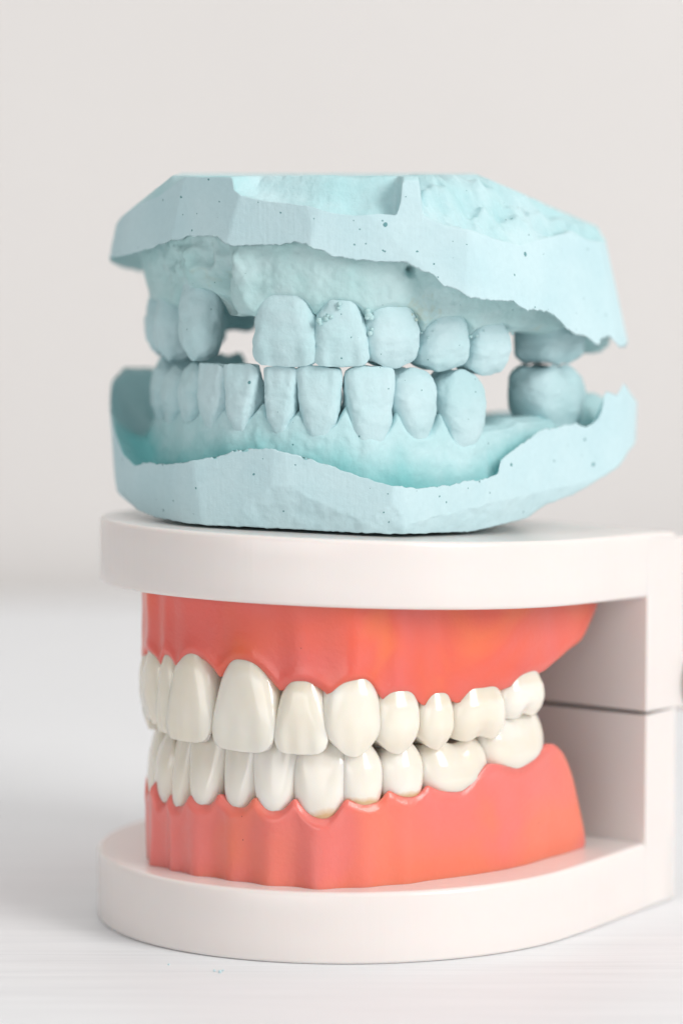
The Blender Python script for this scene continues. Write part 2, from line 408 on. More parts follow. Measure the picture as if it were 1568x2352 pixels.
def outline():
    P = []
    for a in np.linspace(-90, 90, 121):       # front half circle
        P.append((1.7 + 33.3*math.sin(R(a)), 0.0 - 34.2*math.cos(R(a))))
    side = [(34.9, 4), (34.6, 9), (34.2, 14), (33.8, 19), (33.45, 24), (33.1, 29)]
    cor = [(33.03, 30.0), (32.985, 30.6), (32.7, 30.7)]
    P += side + cor + [(-x + 3.4, y) for x, y in reversed(cor)] + [(-x + 3.4, y) for x, y in reversed(side)]
    return np.array(P)
OUT = outline()
def plate(name, z0, z1, tilt):
    P = OUT; nxt = np.roll(P, -1, 0); prv = np.roll(P, 1, 0)
    t = nxt - prv; t /= np.linalg.norm(t, axis=1, keepdims=True); nrm = np.stack([t[:, 1], -t[:, 0]], -1)
    prof = [(-.75, z0), (-.5, z0 + .0), (-.25, z0 + .07), (-.07, z0 + .25), (0, z0 + .5)]
    prof += [(0, z0 + (z1 - z0)*f) for f in (.3, .5, .7)]
    prof += [(0, z1 - .6), (-.08, z1 - .3), (-.3, z1 - .08), (-.6, z1), (-.9, z1)]
    V = []
    for off, z in prof:
        Q = P + nrm*off
        if tilt: Q = np.column_stack([np.where(Q[:, 0] < 1.7, 1.7 + (Q[:, 0] - 1.7)*.97, Q[:, 0]), Q[:, 1]])
        zz = z + (up_plane(Q[:, 0], Q[:, 1]) if tilt else 0*Q[:, 0])
        V += list(np.column_stack([Q, zz]))
    n = len(P); F = grid_faces(len(prof), n)
    F.append(tuple(range(n))); F.append(tuple(reversed(range((len(prof)-1)*n, len(prof)*n))))
    o = mesh_obj(name, V, F, M_PLA, model, flat=[len(F) - 1, len(F) - 2]); orient(o); return o
plate('lower_plate', 0.0, 9.05, False)
plate('upper_plate', 44.6, 53.1, True)

def post(name, x_out, y0, y1, z0, z1, tilt, bev=.06, dx=0.0):
    import bmesh
    C = [(x_out + dx, y0), (x_out - .0703*(y1 - y0), y1), (3.4 - x_out + .0703*(y1 - y0), y1), (3.4 - x_out - dx, y0)]
    V = []
    for z in (z0, z1):
        for x, y in C: V.append((x, y, z + (up_plane(x, y) if tilt else 0)))
    F = [(3, 2, 1, 0), (4, 5, 6, 7)] + [(i, (i+1) % 4, 4 + (i+1) % 4, 4 + i) for i in range(4)]
    o = mesh_obj(name, V, F, M_PLA, model)
    bm = bmesh.new(); bm.from_mesh(o.data)
    bmesh.ops.recalc_face_normals(bm, faces=bm.faces[:])
    bm.to_mesh(o.data); bm.free()
    o.data.polygons.foreach_set('use_smooth', [False]*len(o.data.polygons))
    return o
post('hinge_post', 33.578, 22.2, 30.73, .5, 26.15, False)
post('hinge_post', 33.579, 22.2, 32.9, 29.42, 52.35, True)

def lathe(name, prof, n, m, parent, axis_x, cy, cz):
    V = []
    for x, r in prof:
        for a in np.linspace(0, 2*np.pi, n, endpoint=False):
            V.append((axis_x + x, cy + r*math.cos(a), cz + r*math.sin(a)))
    F = grid_faces(len(prof), n)
    F += [tuple(range(n)), tuple(range((len(prof)-1)*n, len(prof)*n))]
    o = mesh_obj(name, V, F, m, parent); orient(o); return o
lathe('hinge_barrel', [(-66, 3.0), (-65.5, 4.2), (-1.2, 4.2), (-.6, 3.9)], 40, M_PLA, model, 33.2, 35.6, 29.2)
lathe('hinge_pin', [(-1.4, 3.2), (.4, 3.3), (.9, 3.1), (1.25, 2.3), (1.35, 1.0)], 40, M_STEEL, model, 33.2, 35.6, 29.2)

# --- arch of the model in its own frame
PH = [0, 14.9, 27.5, 43, 55.6, 70.4, 85, 100.4, 121.4, 135]
RR = [30.2, 30.9, 30.9, 28.8, 27.0, 26.1, 26.1, 26.7, 30.2, 33.6]
def arch_r(phi): return pchip(PH, RR, np.abs(phi))
def arch_p(phi, off=0.0):
    r = arch_r(phi) + off; a = np.radians(phi)
    return np.stack([3.5 + r*np.sin(a), -r*np.cos(a)], -1)
def arch_t(phi):
    d = arch_p(phi + .6) - arch_p(phi - .6); return d/np.linalg.norm(d)

UM = [(-29.08,36.29),(-21.18,34.4),(-19.03,36.26),(-14.19,34.3),(-9.04,36.96),(-1.6,34.4),(5.25,36.65),(15.6,33.5),(22.31,34.6),(28.2,32.9),(35.33,34.93),(40.1,32.5),(46.08,32.85),(51.96,31.3),(58.13,32.0),(62.9,31.3),(72.36,32.0),(80.47,32.5),(92,33.4),(98.75,33.9),(105.6,34.95),(111,36.0),(117.04,36.9),(122,38.7),(126,40.5),(129,42.7)]
LM = [(-22.81,17.19),(-18.95,19.1),(-15.04,17.39),(-11.4,19.4),(-5.55,18.2),(-2.2,20.1),(4.47,18.4),(8.6,20.2),(14.43,18.5),(19.2,20.5),(26.25,17.8),(31.4,20.4),(38.49,19.6),(42.27,21.2),(48.95,20.0),(53.6,21.3),(63.75,20.0),(75.8,23.0),(87,22.0),(99,23.7),(102.64,24.1),(107.76,22.9),(113.49,19.18),(117.59,14.24),(120.53,10.2)]
def full_margin(T):
    lo = T[0][0]
    mir = [(-6 - p, z) for p, z in reversed(T) if -6 - p < lo - 2]
    A = mir + T
    return [a[0] for a in A], [a[1] for a in A]

# tooth rows: centre angle, width, neck z, tip z, kind, material
UT = [(-35.5, 6.4, 35.4, 27.0, 'premolar', 1), (-26.3, 5.6, 36.4, 27.3, 'canine', 1), (-19.0, 4.6, 36.3, 26.75, 'incisor', 1), (-10.7, 7.7, 37.0, 26.15, 'incisor', 1),
      (5.6, 9.6, 36.7, 25.75, 'incisor', 0), (20.95, 6.75, 34.7, 25.95, 'incisor', 0), (33.8, 6.9, 35.2, 25.55, 'canine', 0),
      (45.7, 6.15, 32.9, 25.5, 'premolar', 0), (57.1, 5.1, 32.0, 25.6, 'premolar', 0), (71.6, 8.4, 32.0, 26.1, 'molar', 0), (90.0, 8.4, 33.2, 28.2, 'molar', 0)]
LT = [(-35.5, 6.2, 17.5, 27.0, 'premolar', 1), (-25.2, 4.7, 17.0, 26.4, 'canine', 2), (-16.9, 3.8, 17.2, 26.6, 'lower_incisor', 2), (-8.2, 5.65, 18.1, 26.9, 'lower_incisor', 2),
      (2.1, 5.6, 18.3, 27.3, 'lower_incisor', 2), (12.9, 6.3, 18.5, 27.6, 'lower_incisor', 2), (24.9, 6.6, 17.7, 28.2, 'canine', 3),
      (36.4, 5.6, 19.4, 27.6, 'premolar', 3), (48.0, 5.75, 19.9, 27.2, 'premolar', 3), (65.3, 10.1, 20.0, 26.5, 'molar', 2), (90.0, 11.6, 22.0, 29.2, 'molar', 2)]
EN = [M_ENU, M_ENI, M_ENL, M_ENS]

def gum(name, T, teeth, zb, up, off_m):
    ph = np.linspace(-128.8 if up < 0 else -120.4, 128.8 if up < 0 else 120.4, 620)
    px, pz = full_margin(T); zm = umargin(list(zip(px, pz)), ph, up, 2.3); e_ = sstep(58, 68, np.abs(ph)); zm = zm*(1 - e_) + pchip(px, pz, ph)*e_
    r = arch_r(ph)
    bul = np.zeros_like(ph)
    cent = [(t[0], t[1], t[4]) for t in teeth]
    cent += [(-6 - c[0], c[1], c[2]) for c in cent if -6 - c[0] < -38]
    for pc, wd, kd in cent:
        sg = wd/2/np.interp(abs(pc), PH, RR)*57.3*.62
        amp = {'canine': .6, 'incisor': .42, 'lower_incisor': .38, 'premolar': .22, 'molar': .1}[kd]
        bul += amp*np.exp(-((ph - pc)/sg)**2)
    rows = []
    base = zb(ph, r)
    for f in np.concatenate([np.linspace(0, .8, 18), np.linspace(.84, 1, 9)]):
        z = base + (zm - base)*f
        d = np.abs(zm - z)
        roll = (.8 - .3*sstep(30, 60, np.abs(ph)))*np.exp(-(d/.62)**1.4)                       # the rim turns in to the necks
        roll = roll*(.4 + .6*np.clip(bul/.4, 0, 1))
        puff = (.16 - .13*sstep(25, 55, np.abs(ph)))*np.exp(-((d - 1.1)/.8)**2)                   # free gum just below the rim
        lean = (.5*(1 - f) if up > 0 else .35*np.sin(f*3.1))
        rr = r + (bul - .35)*(1.0 + 1.1*(1 - f)**2 if up > 0 else .95) + puff - roll - lean*.4 + off_m*f
        rows.append((rr, z))
    for k_, (dr, dz) in enumerate([(-1.5, -.05), (-2.3, -.5), (-4.5, -.8), (-7.5, -.4), (-9.5, -1.0), (-10.8, -2.6), (-11.6, -5)]):
        z = zm + dz*up
        z = np.where(up*(z - base) < 0, base, z)
        rows.append((r + dr, z))
    rows.append((r - 12.2, base))
    V = []
    fade = np.clip((np.abs(ph) - 117)/8, 0, 1)
    for rr, z in rows:
        a = np.radians(ph); V += list(np.column_stack([3.5 + rr*np.sin(a), -rr*np.cos(a), z]))
    V = np.array(V); n = len(ph)
    V[:, :2] += np.column_stack([fnoise(V, .12, 2, 3.3)*.18, fnoise(V, .12, 2, 8.1)*.18])
    F = grid_faces(len(rows), n, wrap=False)
    nr = len(rows)
    F += [(j + 1, j, (nr-1)*n + j, (nr-1)*n + j + 1) for j in range(n - 1)]
    F += [tuple(i*n for i in range(nr)), tuple(i*n + n - 1 for i in reversed(range(nr)))]
    o = mesh_obj(name, V, F, M_GUM if up < 0 else M_GUML, model); orient(o)
    return o
def base_low(ph, r): return np.full_like(ph, 8.7)
def base_up(ph, r):
    a = np.radians(ph); return 44.9 + up_plane(3.5 + r*np.sin(a), -r*np.cos(a))
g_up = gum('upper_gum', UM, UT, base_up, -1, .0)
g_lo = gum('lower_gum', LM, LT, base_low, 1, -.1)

def add_teeth(T, parent, up, off, tilts):
    full = list(T)
    full += [(-6 - t[0], t[1], t[2], t[3], t[4], 0) for t in T if -6 - t[0] < -38]
    for i, (pc, wd, zn, zt, kd, mi) in enumerate(full):
        V, F, cr = tooth_mesh(kd, wd*(1.04 if 'incisor' in kd else 1.13), abs(zt - zn), seed=i + (50 if up > 0 else 0), tilt=tilts(kd),
                              depth_scale=.92, neck=1.0 if up > 0 else .92)
        p = arch_p(pc, off); t = arch_t(pc)
        V = place(V, (p[0], p[1], zn), t, up)
        o = mesh_obj('tooth', V, F, EN[mi], parent, attrs={'crown': cr}); orient(o); subsurf(o, 1)
add_teeth(UT, g_up, -1, .25, lambda k: .35 if k == 'incisor' else .1)
add_teeth(LT, g_lo, 1, -.55, lambda k: -1.1 if k in ('lower_incisor', 'canine') else -.7)

# ------------------------------------------------------------------ plaster casts
O = np.array([5.0, 0.0])
LABP = [(-15,22),(-21,17),(-24,9),(-24.6,4),(-23.7,-1.5),(-21.2,-8.1),(-18.8,-14.3),(-15.2,-18.9),(-10.4,-21.9),(-5.7,-23.5),(.9,-24),(7.3,-22.2),(13.1,-18.4),(18.5,-13.9),(25.3,-6.5),(30.5,.5),(34,8.5),(35.5,16)]
_a = np.array(LABP) - O
_ps = np.degrees(np.arctan2(_a[:, 0], -_a[:, 1])); _rr = np.hypot(_a[:, 0], _a[:, 1]); _o = np.argsort(_ps)
_ps = np.concatenate([[-180], _ps[_o], [180]]); _rr = np.concatenate([[30], _rr[_o], [30]])
def lab_r(ps): return pchip(_ps, _rr, ps)
def lab_p(ps, off=0.0):
    r = lab_r(ps) + off; a = np.radians(ps); return np.stack([O[0] + r*np.sin(a), O[1] - r*np.cos(a)], -1)
def lab_t(ps):
    d = lab_p(ps + 2) - lab_p(ps - 2); return d/np.linalg.norm(d)

def facets(V, tilts, z0, flats=(), p=15.0):
    """a trimmed block: rounded plan polygon at height z0, each side leaning by its own tilt (dr per mm of height),
    then flats left by the grinder: (polar angle, height, turn of the normal, tilt, depth of cut)"""
    pl = []; V = O + (np.array(V, float) - O)*1.055; n = len(V)
    for i in range(n):
        A, B = V[i], V[(i+1) % n]; e = B - A; q = np.array([e[1], -e[0]]); q /= np.hypot(*q); d = q @ (A - O)
        if d < 0: q, d = -q, -d
        pl.append((q, d, tilts[i], z0))
    F = {'sides': pl, 'p': p, 'flats': []}
    for ps, z, turn, t, cut in flats:
        rr = facet_r(F, np.array([ps - 3., ps, ps + 3.]), np.full(3, z), only_sides=True)[0]
        a = np.radians([ps - 3, ps, ps + 3]); P = np.stack([rr*np.sin(a), -rr*np.cos(a)], -1)
        tg = P[2] - P[0]; q = np.array([tg[1], -tg[0]])/np.hypot(*tg); tn = R(turn)
        q = np.array([q[0]*math.cos(tn) - q[1]*math.sin(tn), q[0]*math.sin(tn) + q[1]*math.cos(tn)])
        F['flats'].append((q, q @ P[1] - cut, t, z))
    return F
def facet_r(F, ps, z, only_sides=False):
    a = np.radians(ps); dx, dy = np.sin(a), -np.cos(a)
    acc = np.zeros(np.broadcast(ps, z).shape)
    for q, d, t, z0 in F['sides']:
        c = dx*q[0] + dy*q[1]
        acc += np.where(c > .05, ((d + t*(z - z0))/np.maximum(c, .05)/30.0), 1e3)**-F['p']
    best = 30.0*acc**(-1/F['p']); idx = np.full(best.shape, -1)
    if not only_sides:
        for i, (q, d, t, z0) in enumerate(F['flats']):
            c = dx*q[0] + dy*q[1]
            rr = np.where(c > .3, (d + t*(z - z0))/np.maximum(c, .3), 1e9)
            idx = np.where(rr < best, i, idx); best = np.minimum(best, rr)
    return best, idx

def per_table(T, ps, tail, smooth=False):
    """interpolate a traced edge; beyond the traced span blend to the hidden back value"""
    T = sorted(T); x = [t[0] for t in T]; y = [t[1] for t in T]
    x = [-180, x[0] - 22] + x + [x[-1] + 22, 180]; y = [tail, tail*.5 + y[0]*.5] + y + [tail*.5 + y[-1]*.5, tail]
    return umargin(list(zip(x, y)), ps, smooth) if smooth else np.interp(ps, x, y)

NC = 640
PS = np.linspace(-180, 180, NC, endpoint=False)
def ring(r, z):
    a = np.radians(PS); return np.column_stack([O[0] + r*np.sin(a), O[1] - r*np.cos(a), z*np.ones_like(r)])

def jag(seed, amp):
    P = np.column_stack([PS*.35, 0*PS, 0*PS]); Q = np.column_stack([PS*1.5, 0*PS, 0*PS])
    return fnoise(P, 1.0, 3, seed)*amp + fnoise(Q, 1.0, 2, seed + 9)*amp*.6

def ridge_mask(): return sstep(-150, -128, PS)*(1 - sstep(112, 128, PS))

# ---- upper cast
U_LIP = [(-101.36,86.13),(-78.96,87.0),(-68.82,87.98),(-61.74,88.74),(-57.26,89.24),(-52.81,89.72),(-46.01,89.94),(-43.2,89.69),(-40.81,89.06),(-38.26,88.65),(-31.17,88.9),(-25.66,88.92),(-21.88,89.31),(-19.1,88.95),(-17.6,88.42),(-15.3,88.32),(-13.04,87.62),(-6.91,87.07),(-.55,86.9),(6.16,86.72),(10.09,85.8),(13.53,85.14),(15.88,83.95),(21.04,83.02),(22.95,82.25),(28.53,81.98),(38.01,81.72),(44.16,80.47),(54.1,80.21),(58.58,79.47),(64.11,77.99),(67.56,77.03),(74.35,76.56),(80.62,75.12),(82.73,76.04),(86.88,76.27),(89.38,75.12),(91.3,74.6),(96,74.6),(106,75.6),(120,77)]
U_TOP = [(-99.58,89.91),(-94.1,90.96),(-76.42,93.59),(-72.09,94.18),(-67.64,94.71),(-55.59,97.25),(-39.6,97.2),(-39.0,95.73),(-36.45,94.98),(-31.15,94.4),(-22.9,93.99),(-17.6,93.68),(-12.94,92.9),(-7.36,92.6),(-.79,92.82),(3.78,92.6),(5.0,93.99),(5.4,96.41),(5.9,96.9),(10.1,96.9),(10.8,92.48),(16.76,91.13),(23.78,90.69),(32.14,89.7),(41.23,89.07),(44.88,88.7),(58.36,89.25),(78.83,90.2),(84.54,89.0),(95,88.5)]
U_MARG = [(-110,80.2),(-96.32,80.39),(-80.14,80.74),(-68.78,80.02),(-55.18,83.3),(-44.55,80.0),(-39.49,80.2),(-34.47,79.43),(-27.2,82.09),(-19.19,80.0),(-11.62,81.43),(-4.21,79.4),(4.58,80.81),(14.55,77.7),(25.88,79.3),(35.86,77.2),(47.09,78.12),(57,77.5),(66,77.6),(80,77.0),(93,76.4),(103,74.2),(112,73.6)]
UPOLY = [(-30.5,8),(-28,-6),(-21.5,-17),(-14,-23.5),(-2,-27.5),(17,-25),(33.2,-2),(35.2,10),(31,24),(-14,33),(-27,22)]
UF = facets(UPOLY, [-.20,-.16,-.10,-.05,-.02,-.10,-.24,-.25,-.2,-.1,-.2], 87.0,
            flats=[(-29, 91, 0, .0, .6), (-7, 90, 2, .05, .65), (14, 89, -3, -.06, .6), (34, 86, 3, -.14, .65), (57, 84, 0, -.2, .5), (-50, 93, 2, -.10, .5), (-68, 91, 0, -.16, .5), (5, 92.5, 4, -.2, .35), (75, 80, 0, -.16, .6), (80, 88.5, 0, -.75, .5), (62, 89, 0, -.5, .4)])
def cast_upper():
    root = thing('upper_dental_cast', 'upper jaw cast of pale blue plaster with a missing incisor, resting on the lower cast',
                 'dental cast', (5, 0, 73))
    zl = per_table(U_LIP, PS, 82.0) + jag(1.0, .24)
    zt = per_table(U_TOP, PS, 92.0)
    Q0 = ring(facet_r(UF, PS, zt)[0], 0*PS)
    zt = np.minimum(zt, 97.35 - (Q0[:, 0] - 17.5)*.42 - np.clip(Q0[:, 1] - 14, 0, 40)*.12)
    zt = np.where(np.abs(PS) > 96, np.minimum(zt, 88.5 + sstep(96, 150, np.abs(PS))*3), zt)
    zm = per_table(U_MARG, PS, 83.0, -1)
    rl = lab_r(PS) + .8
    rid = ridge_mask()
    zs = np.maximum(zl + 2.2, zm + 4.5)                       # depth of the cheek fold behind the lip
    palate = 87.0
    rows = []; mats = []
    def add(r, z, m): rows.append(ring(r, z)); mats.append(m)
    # top face
    Rt, _ = facet_r(UF, PS, zt)
    notch = sstep(-40.2, -38.8, PS)*(1 - sstep(4.8, 5.9, PS))
    chunk = sstep(10.2, 11.2, PS)*(1 - sstep(88, 110, PS))
    for f in np.concatenate([[.002], np.linspace(.12, .7, 9), np.linspace(.73, 1.0, 20)]):
        r = Rt*f; Q = ring(r, 0*r)
        cap = np.minimum(97.35, 97.35 - (Q[:, 0] - 17.5)*.42)
        cap = np.minimum(cap, 97.35 + (Q[:, 0] + 21.5)*.75)
        cap = cap - np.clip(Q[:, 1] - 14, 0, 40)*.12
        inn = 1 - f
        # scooped recess on the front, broken slope on the right, sharp rim elsewhere
        sc = sstep(.12, .20, inn)*.8 + .2*sstep(.0, .14, inn) - .18*np.exp(-((inn - .07)/.04)**2)
        ch = sstep(0, .42, inn)**.8 + .10*np.sin(inn*30 + PS*.12)*np.exp(-((inn - .15)/.12)**2)
        pl = sstep(0, .03, inn)
        ch = ch - .45*np.exp(-((PS - 24)/8)**2 - ((inn - .15)/.06)**2) + .25*np.exp(-((PS - 38)/9)**2 - ((inn - .2)/.07)**2)
        k = notch*sc + chunk*ch + (1 - notch - chunk)*pl
        z = zt + (cap - zt)*np.clip(k, -.35, 1.05)
        rough = fnoise(np.column_stack([Q[:, 0], Q[:, 1], 0*z]), .20, 4, 4.0)*2.6*chunk*sstep(.0, .08, inn)*(1 - .6*sstep(.5, .9, inn)) \
              + fnoise(np.column_stack([Q[:, 0], Q[:, 1], 0*z]), .35, 3, 2.0)*.35*notch*sstep(.02, .06, inn)*(1 - sstep(.2, .3, inn)) \
              + fnoise(np.column_stack([Q[:, 0], Q[:, 1], 0*z]), .5, 2, 5.0)*.06
        add(r, np.minimum(z + rough, cap + .12), 2)
    # trimmed wall
    for f in np.linspace(0, 1, 38)[1:]:
        z = zt + (zl - zt)*f; r, _ = facet_r(UF, PS, z); add(r, z, 0)
    Rl, _ = facet_r(UF, PS, zl)
    # fold behind the lip
    rg = np.minimum(rl + 1.6, Rl - 1.2)
    for f in (.06, .18, .35, .55, .75, .9):
        r = Rl + (rg - Rl)*f; z = zl + (zs - zl)*np.sin(f*np.pi/2)**1.1; add(r, z, 1)
    # gum
    bul = np.zeros_like(PS)
    for pc, sg, am in [(-80, 6, .8), (-55, 6.5, 1.5), (-27, 7, .9), (-11, 6, .7), (5, 7, 1.2), (25, 7, .8), (47, 8, .7), (-38, 5, -.3)]:
        bul += am*np.exp(-((PS - pc)/sg)**2)
    bul -= 2.8*np.exp(-((PS + 45.5)/2.8)**2)                   # deep cleft beside the gap
    bul += 1.5*np.exp(-((PS + 37.5)/4.0)**2)
    for f in np.linspace(0, 1, 40)[1:]:
        r = rg + (rl - .3 - rg)*f + bul*np.sin(np.clip(f, 0, .92)*np.pi*.62 + .25)*.75
        r = r - .8*np.exp(-((1 - f)/.06)**2)
        z = zs + (zm - zs)*f
        r = r + fnoise(ring(r, z), .34, 3, 41.0)*1.9*np.exp(-((PS + 54)/18)**2)*np.sin(f*np.pi)
        r = r - 2.6*np.exp(-(((PS - 8.6)*.44)/.62)**2 - ((z - 85.75)/.55)**2)      # a bubble hole under the lip
        add(r, z*rid + (1 - rid)*np.minimum(zs, palate), 1)
    for dr, dz in [(-1.2, -.25), (-2.6, -.45), (-4.2, -.4), (-6.0, .1), (-7.6, 1.2), (-8.8, 2.8), (-9.8, 4.6)]:
        z = np.minimum(zm + dz, palate); add(rl + dr, z*rid + (1 - rid)*palate, 1)
    r0 = rl - 9.8; z0 = rows[-1][:, 2]
    for f in (.85, .7, .5, .3, .15, .03):
        add(r0*f, palate + .8*(1 - f) + (z0 - palate)*sstep(.5, 1, f), 1)
    V = np.concatenate(rows); nr = len(rows)
    F = grid_faces(nr, NC); fm = []
    for i in range(nr - 1): fm += [mats[i + 1]]*NC
    F.append(tuple(reversed(range(NC)))); F.append(tuple(range((nr-1)*NC, nr*NC))); fm += [2, 1]
    m_arr = np.repeat(np.array(mats), NC)
    d = fnoise(V, .30, 3, 12.0)*np.where(m_arr == 1, .16, .0) + fnoise(V, 1.3, 3, 2.0)*np.where(m_arr == 1, .09, .012)
    c0 = np.array([O[0], O[1], 88.0]); dv = V - c0; dv[:, 2] *= .2
    dv /= np.maximum(np.linalg.norm(dv, axis=1, keepdims=True), 1e-6); V = V + dv*d[:, None]
    o = mesh_obj('jaw_base', V, F, [M_WALL, M_CASTU, M_ROUGH], root, (5, 0, 73), fmat=fm); orient(o)
    # teeth: angle, width, neck z, tip z, kind, depth scale, neck taper
    T = [(-99, 7.0, 81.0, 73.4, 'blunt', .85, 1.0), (-82, 5.6, 81.6, 73.3, 'peg', .85, 1.0), (-60.5, 6.5, 84.0, 73.8, 'peg', .8, 1.0), (-27.2, 8.6, 82.3, 73.7, 'incisor', 1.0, .75),
         (-11.3, 7.0, 81.6, 73.7, 'incisor', 1.0, .9), (4.9, 7.8, 81.2, 73.4, 'blunt', .95, .6), (25.0, 7.7, 79.8, 72.7, 'blunt', .95, .6),
         (46.5, 7.3, 78.6, 72.0, 'blunt', .9, .6), (-130, 9.5, 81.0, 76.0, 'molar', .9, .8), (-112, 9.5, 80.5, 74.4, 'molar', .9, .8), (88.5, 10.4, 78.6, 72.5, 'bulb', .9, .8)]
    for i, (pc, wd, zn, zt_, kd, ds, nk) in enumerate(T):
        V, F, cr = tooth_mesh(kd, wd, zn - zt_, ds, seed=100 + i, rough=.28, neck=nk, tilt=-.2, square=1.0 if kd == 'incisor' else (.05 if kd == 'peg' else .75), lobes=1.6)
        p = lab_p(pc, 1.25 if i != 10 else .6)
        V = place(V, (p[0], p[1], zn), lab_t(pc), -1)
        t = mesh_obj('tooth', V, F, M_TOOTHP, root, (5, 0, 73), attrs={'crown': cr}); orient(t); subsurf(t, 1)
    # beads of plaster from bubbles in the impression, along the necks
    rnd = random.Random(5); VB = []; FB = []
    def bead(c, rad):
        k = len(VB); nl, ng = 5, 8
        for a in range(1, nl):
            for b_ in range(ng):
                th = math.pi*a/nl; fi = 2*math.pi*b_/ng
                VB.append((c[0] + rad*math.sin(th)*math.cos(fi), c[1] + rad*math.sin(th)*math.sin(fi), c[2] + rad*math.cos(th)))
        for q in grid_faces(nl - 1, ng): FB.append(tuple(k + v_ for v_ in q))
        FB.append(tuple(k + j for j in reversed(range(ng)))); FB.append(tuple(k + (nl-2)*ng + j for j in range(ng)))
    def arcbeads(pc, half, zc, drop, nb, rad, off=1.0):
        for q in range(nb):
            u = -1 + 2*(q + rnd.uniform(-.3, .3))/(nb - 1)
            p = lab_p(pc + half*u, off + rnd.uniform(-.25, .25))
            bead((p[0], p[1], zc - drop*u*u + rnd.uniform(-.2, .2)), rad*rnd.uniform(.5, 1.3))
    arcbeads(5, 8, 81.1, 3.0, 11, .2, .62); arcbeads(25, 8.5, 79.6, 2.2, 10, .18, .62); arcbeads(47, 9, 78.4, 1.2, 8, .18, .62)
    for q in range(7):
        u = rnd.random(); p = lab_p(-17.8 + 6*u, 1.15 + rnd.uniform(-.15, .2)); bead((p[0], p[1], 79.0 + 2.1*u + rnd.uniform(-.5, .5)), rnd.uniform(.18, .46))
    for q in range(7):
        p = lab_p(-3.6 + rnd.uniform(-1.2, 1.2), .9); bead((p[0], p[1], 77.8 + rnd.random()*3), rnd.uniform(.2, .5))
    bo = mesh_obj('plaster_beads', VB, FB, M_CASTU, root, (5, 0, 73)); bo['kind'] = 'stuff'; orient(bo)

# ---- lower cast
L_LIP = [(-160,66),(-140,70),(-120,71),(-108,69.2),(-101.38,66.4),(-92.66,65.81),(-79.64,61.25),(-72.0,60.07),(-67.38,60.6),(-62.81,60.78),(-55.2,60.9),(-46.24,61.8),(-39.42,62.62),(-36.96,63.26),(-28.1,63.6),(-21.55,62.87),(-12.59,61.46),(-6.69,60.4),(-.39,59.52),(2.55,59.1),(9.89,58.62),(20.31,58.62),(27.9,58.97),(36.2,58.99),(42.56,59.56),(43.83,61.37),(57.81,63.81),(62.04,64.73),(71.23,65.08),(76.75,65.22),(80.41,64.6),(83.6,65.46),(84.9,66.55),(85.4,68.67),(85.91,69.11),(88.94,68.55),(90.7,70.15),(93.3,68.84),(98,67.5)]
L_BOT = [(-101.74,59.43),(-88.9,55.3),(-77.78,54.5),(-65.86,53.7),(-50.69,53.66),(-33.95,53.5),(-16.22,53.27),(4.3,53.0),(32.78,52.3),(46.76,52.8),(60.45,53.3),(68.35,54.96),(78.15,55.84),(90.41,59.06),(94.55,60.99),(105,62.5),(125,62.5),(145,60)]
L_MARG = [(-96.45,66.38),(-79.25,65.85),(-71.78,67.79),(-61.95,66.5),(-56.06,68.55),(-51.89,67.0),(-46.26,68.8),(-40.82,67.1),(-34.99,69.27),(-29.34,66.7),(-24.42,68.56),(-17.74,66.2),(-10.64,69.14),(-2.49,65.2),(5.55,68.47),(13.78,65.0),(23.28,67.65),(33.16,63.6),(40.35,65.16),(51.71,65.06),(61.78,65.87),(84.01,65.7),(100,66.4),(111.34,68.0)]
LPOLY = [(-30.2,8),(-27,-9),(-17,-23),(-5,-27),(6.5,-28.5),(37.6,2),(39,12),(35,26),(-14,33),(-27,22)]
LF = facets(LPOLY, [.05,.08,.05,.04,.03,.02,.05,.2,.1,.1], 60.0,
            flats=[(-31, 55.5, 3, .28, .75), (-37, 59.5, -2, .03, .55), (-10, 57.5, 3, .04, .6), (-1, 54.6, -2, .24, .7), (15, 54.0, 4, .32, .6), (56, 58, 0, .02, .5), (36, 56.5, 0, .03, .45), (-64, 57, 0, .12, .45), (-84, 55.0, 0, .5, .5)])
def plate_top(x, y):                                        # top of the upper plate in world coordinates
    c, s = math.cos(R(36)), math.sin(R(36)); lat = x*c - y*s; back = x*s + y*c
    return 53.1 + up_plane(lat, back)
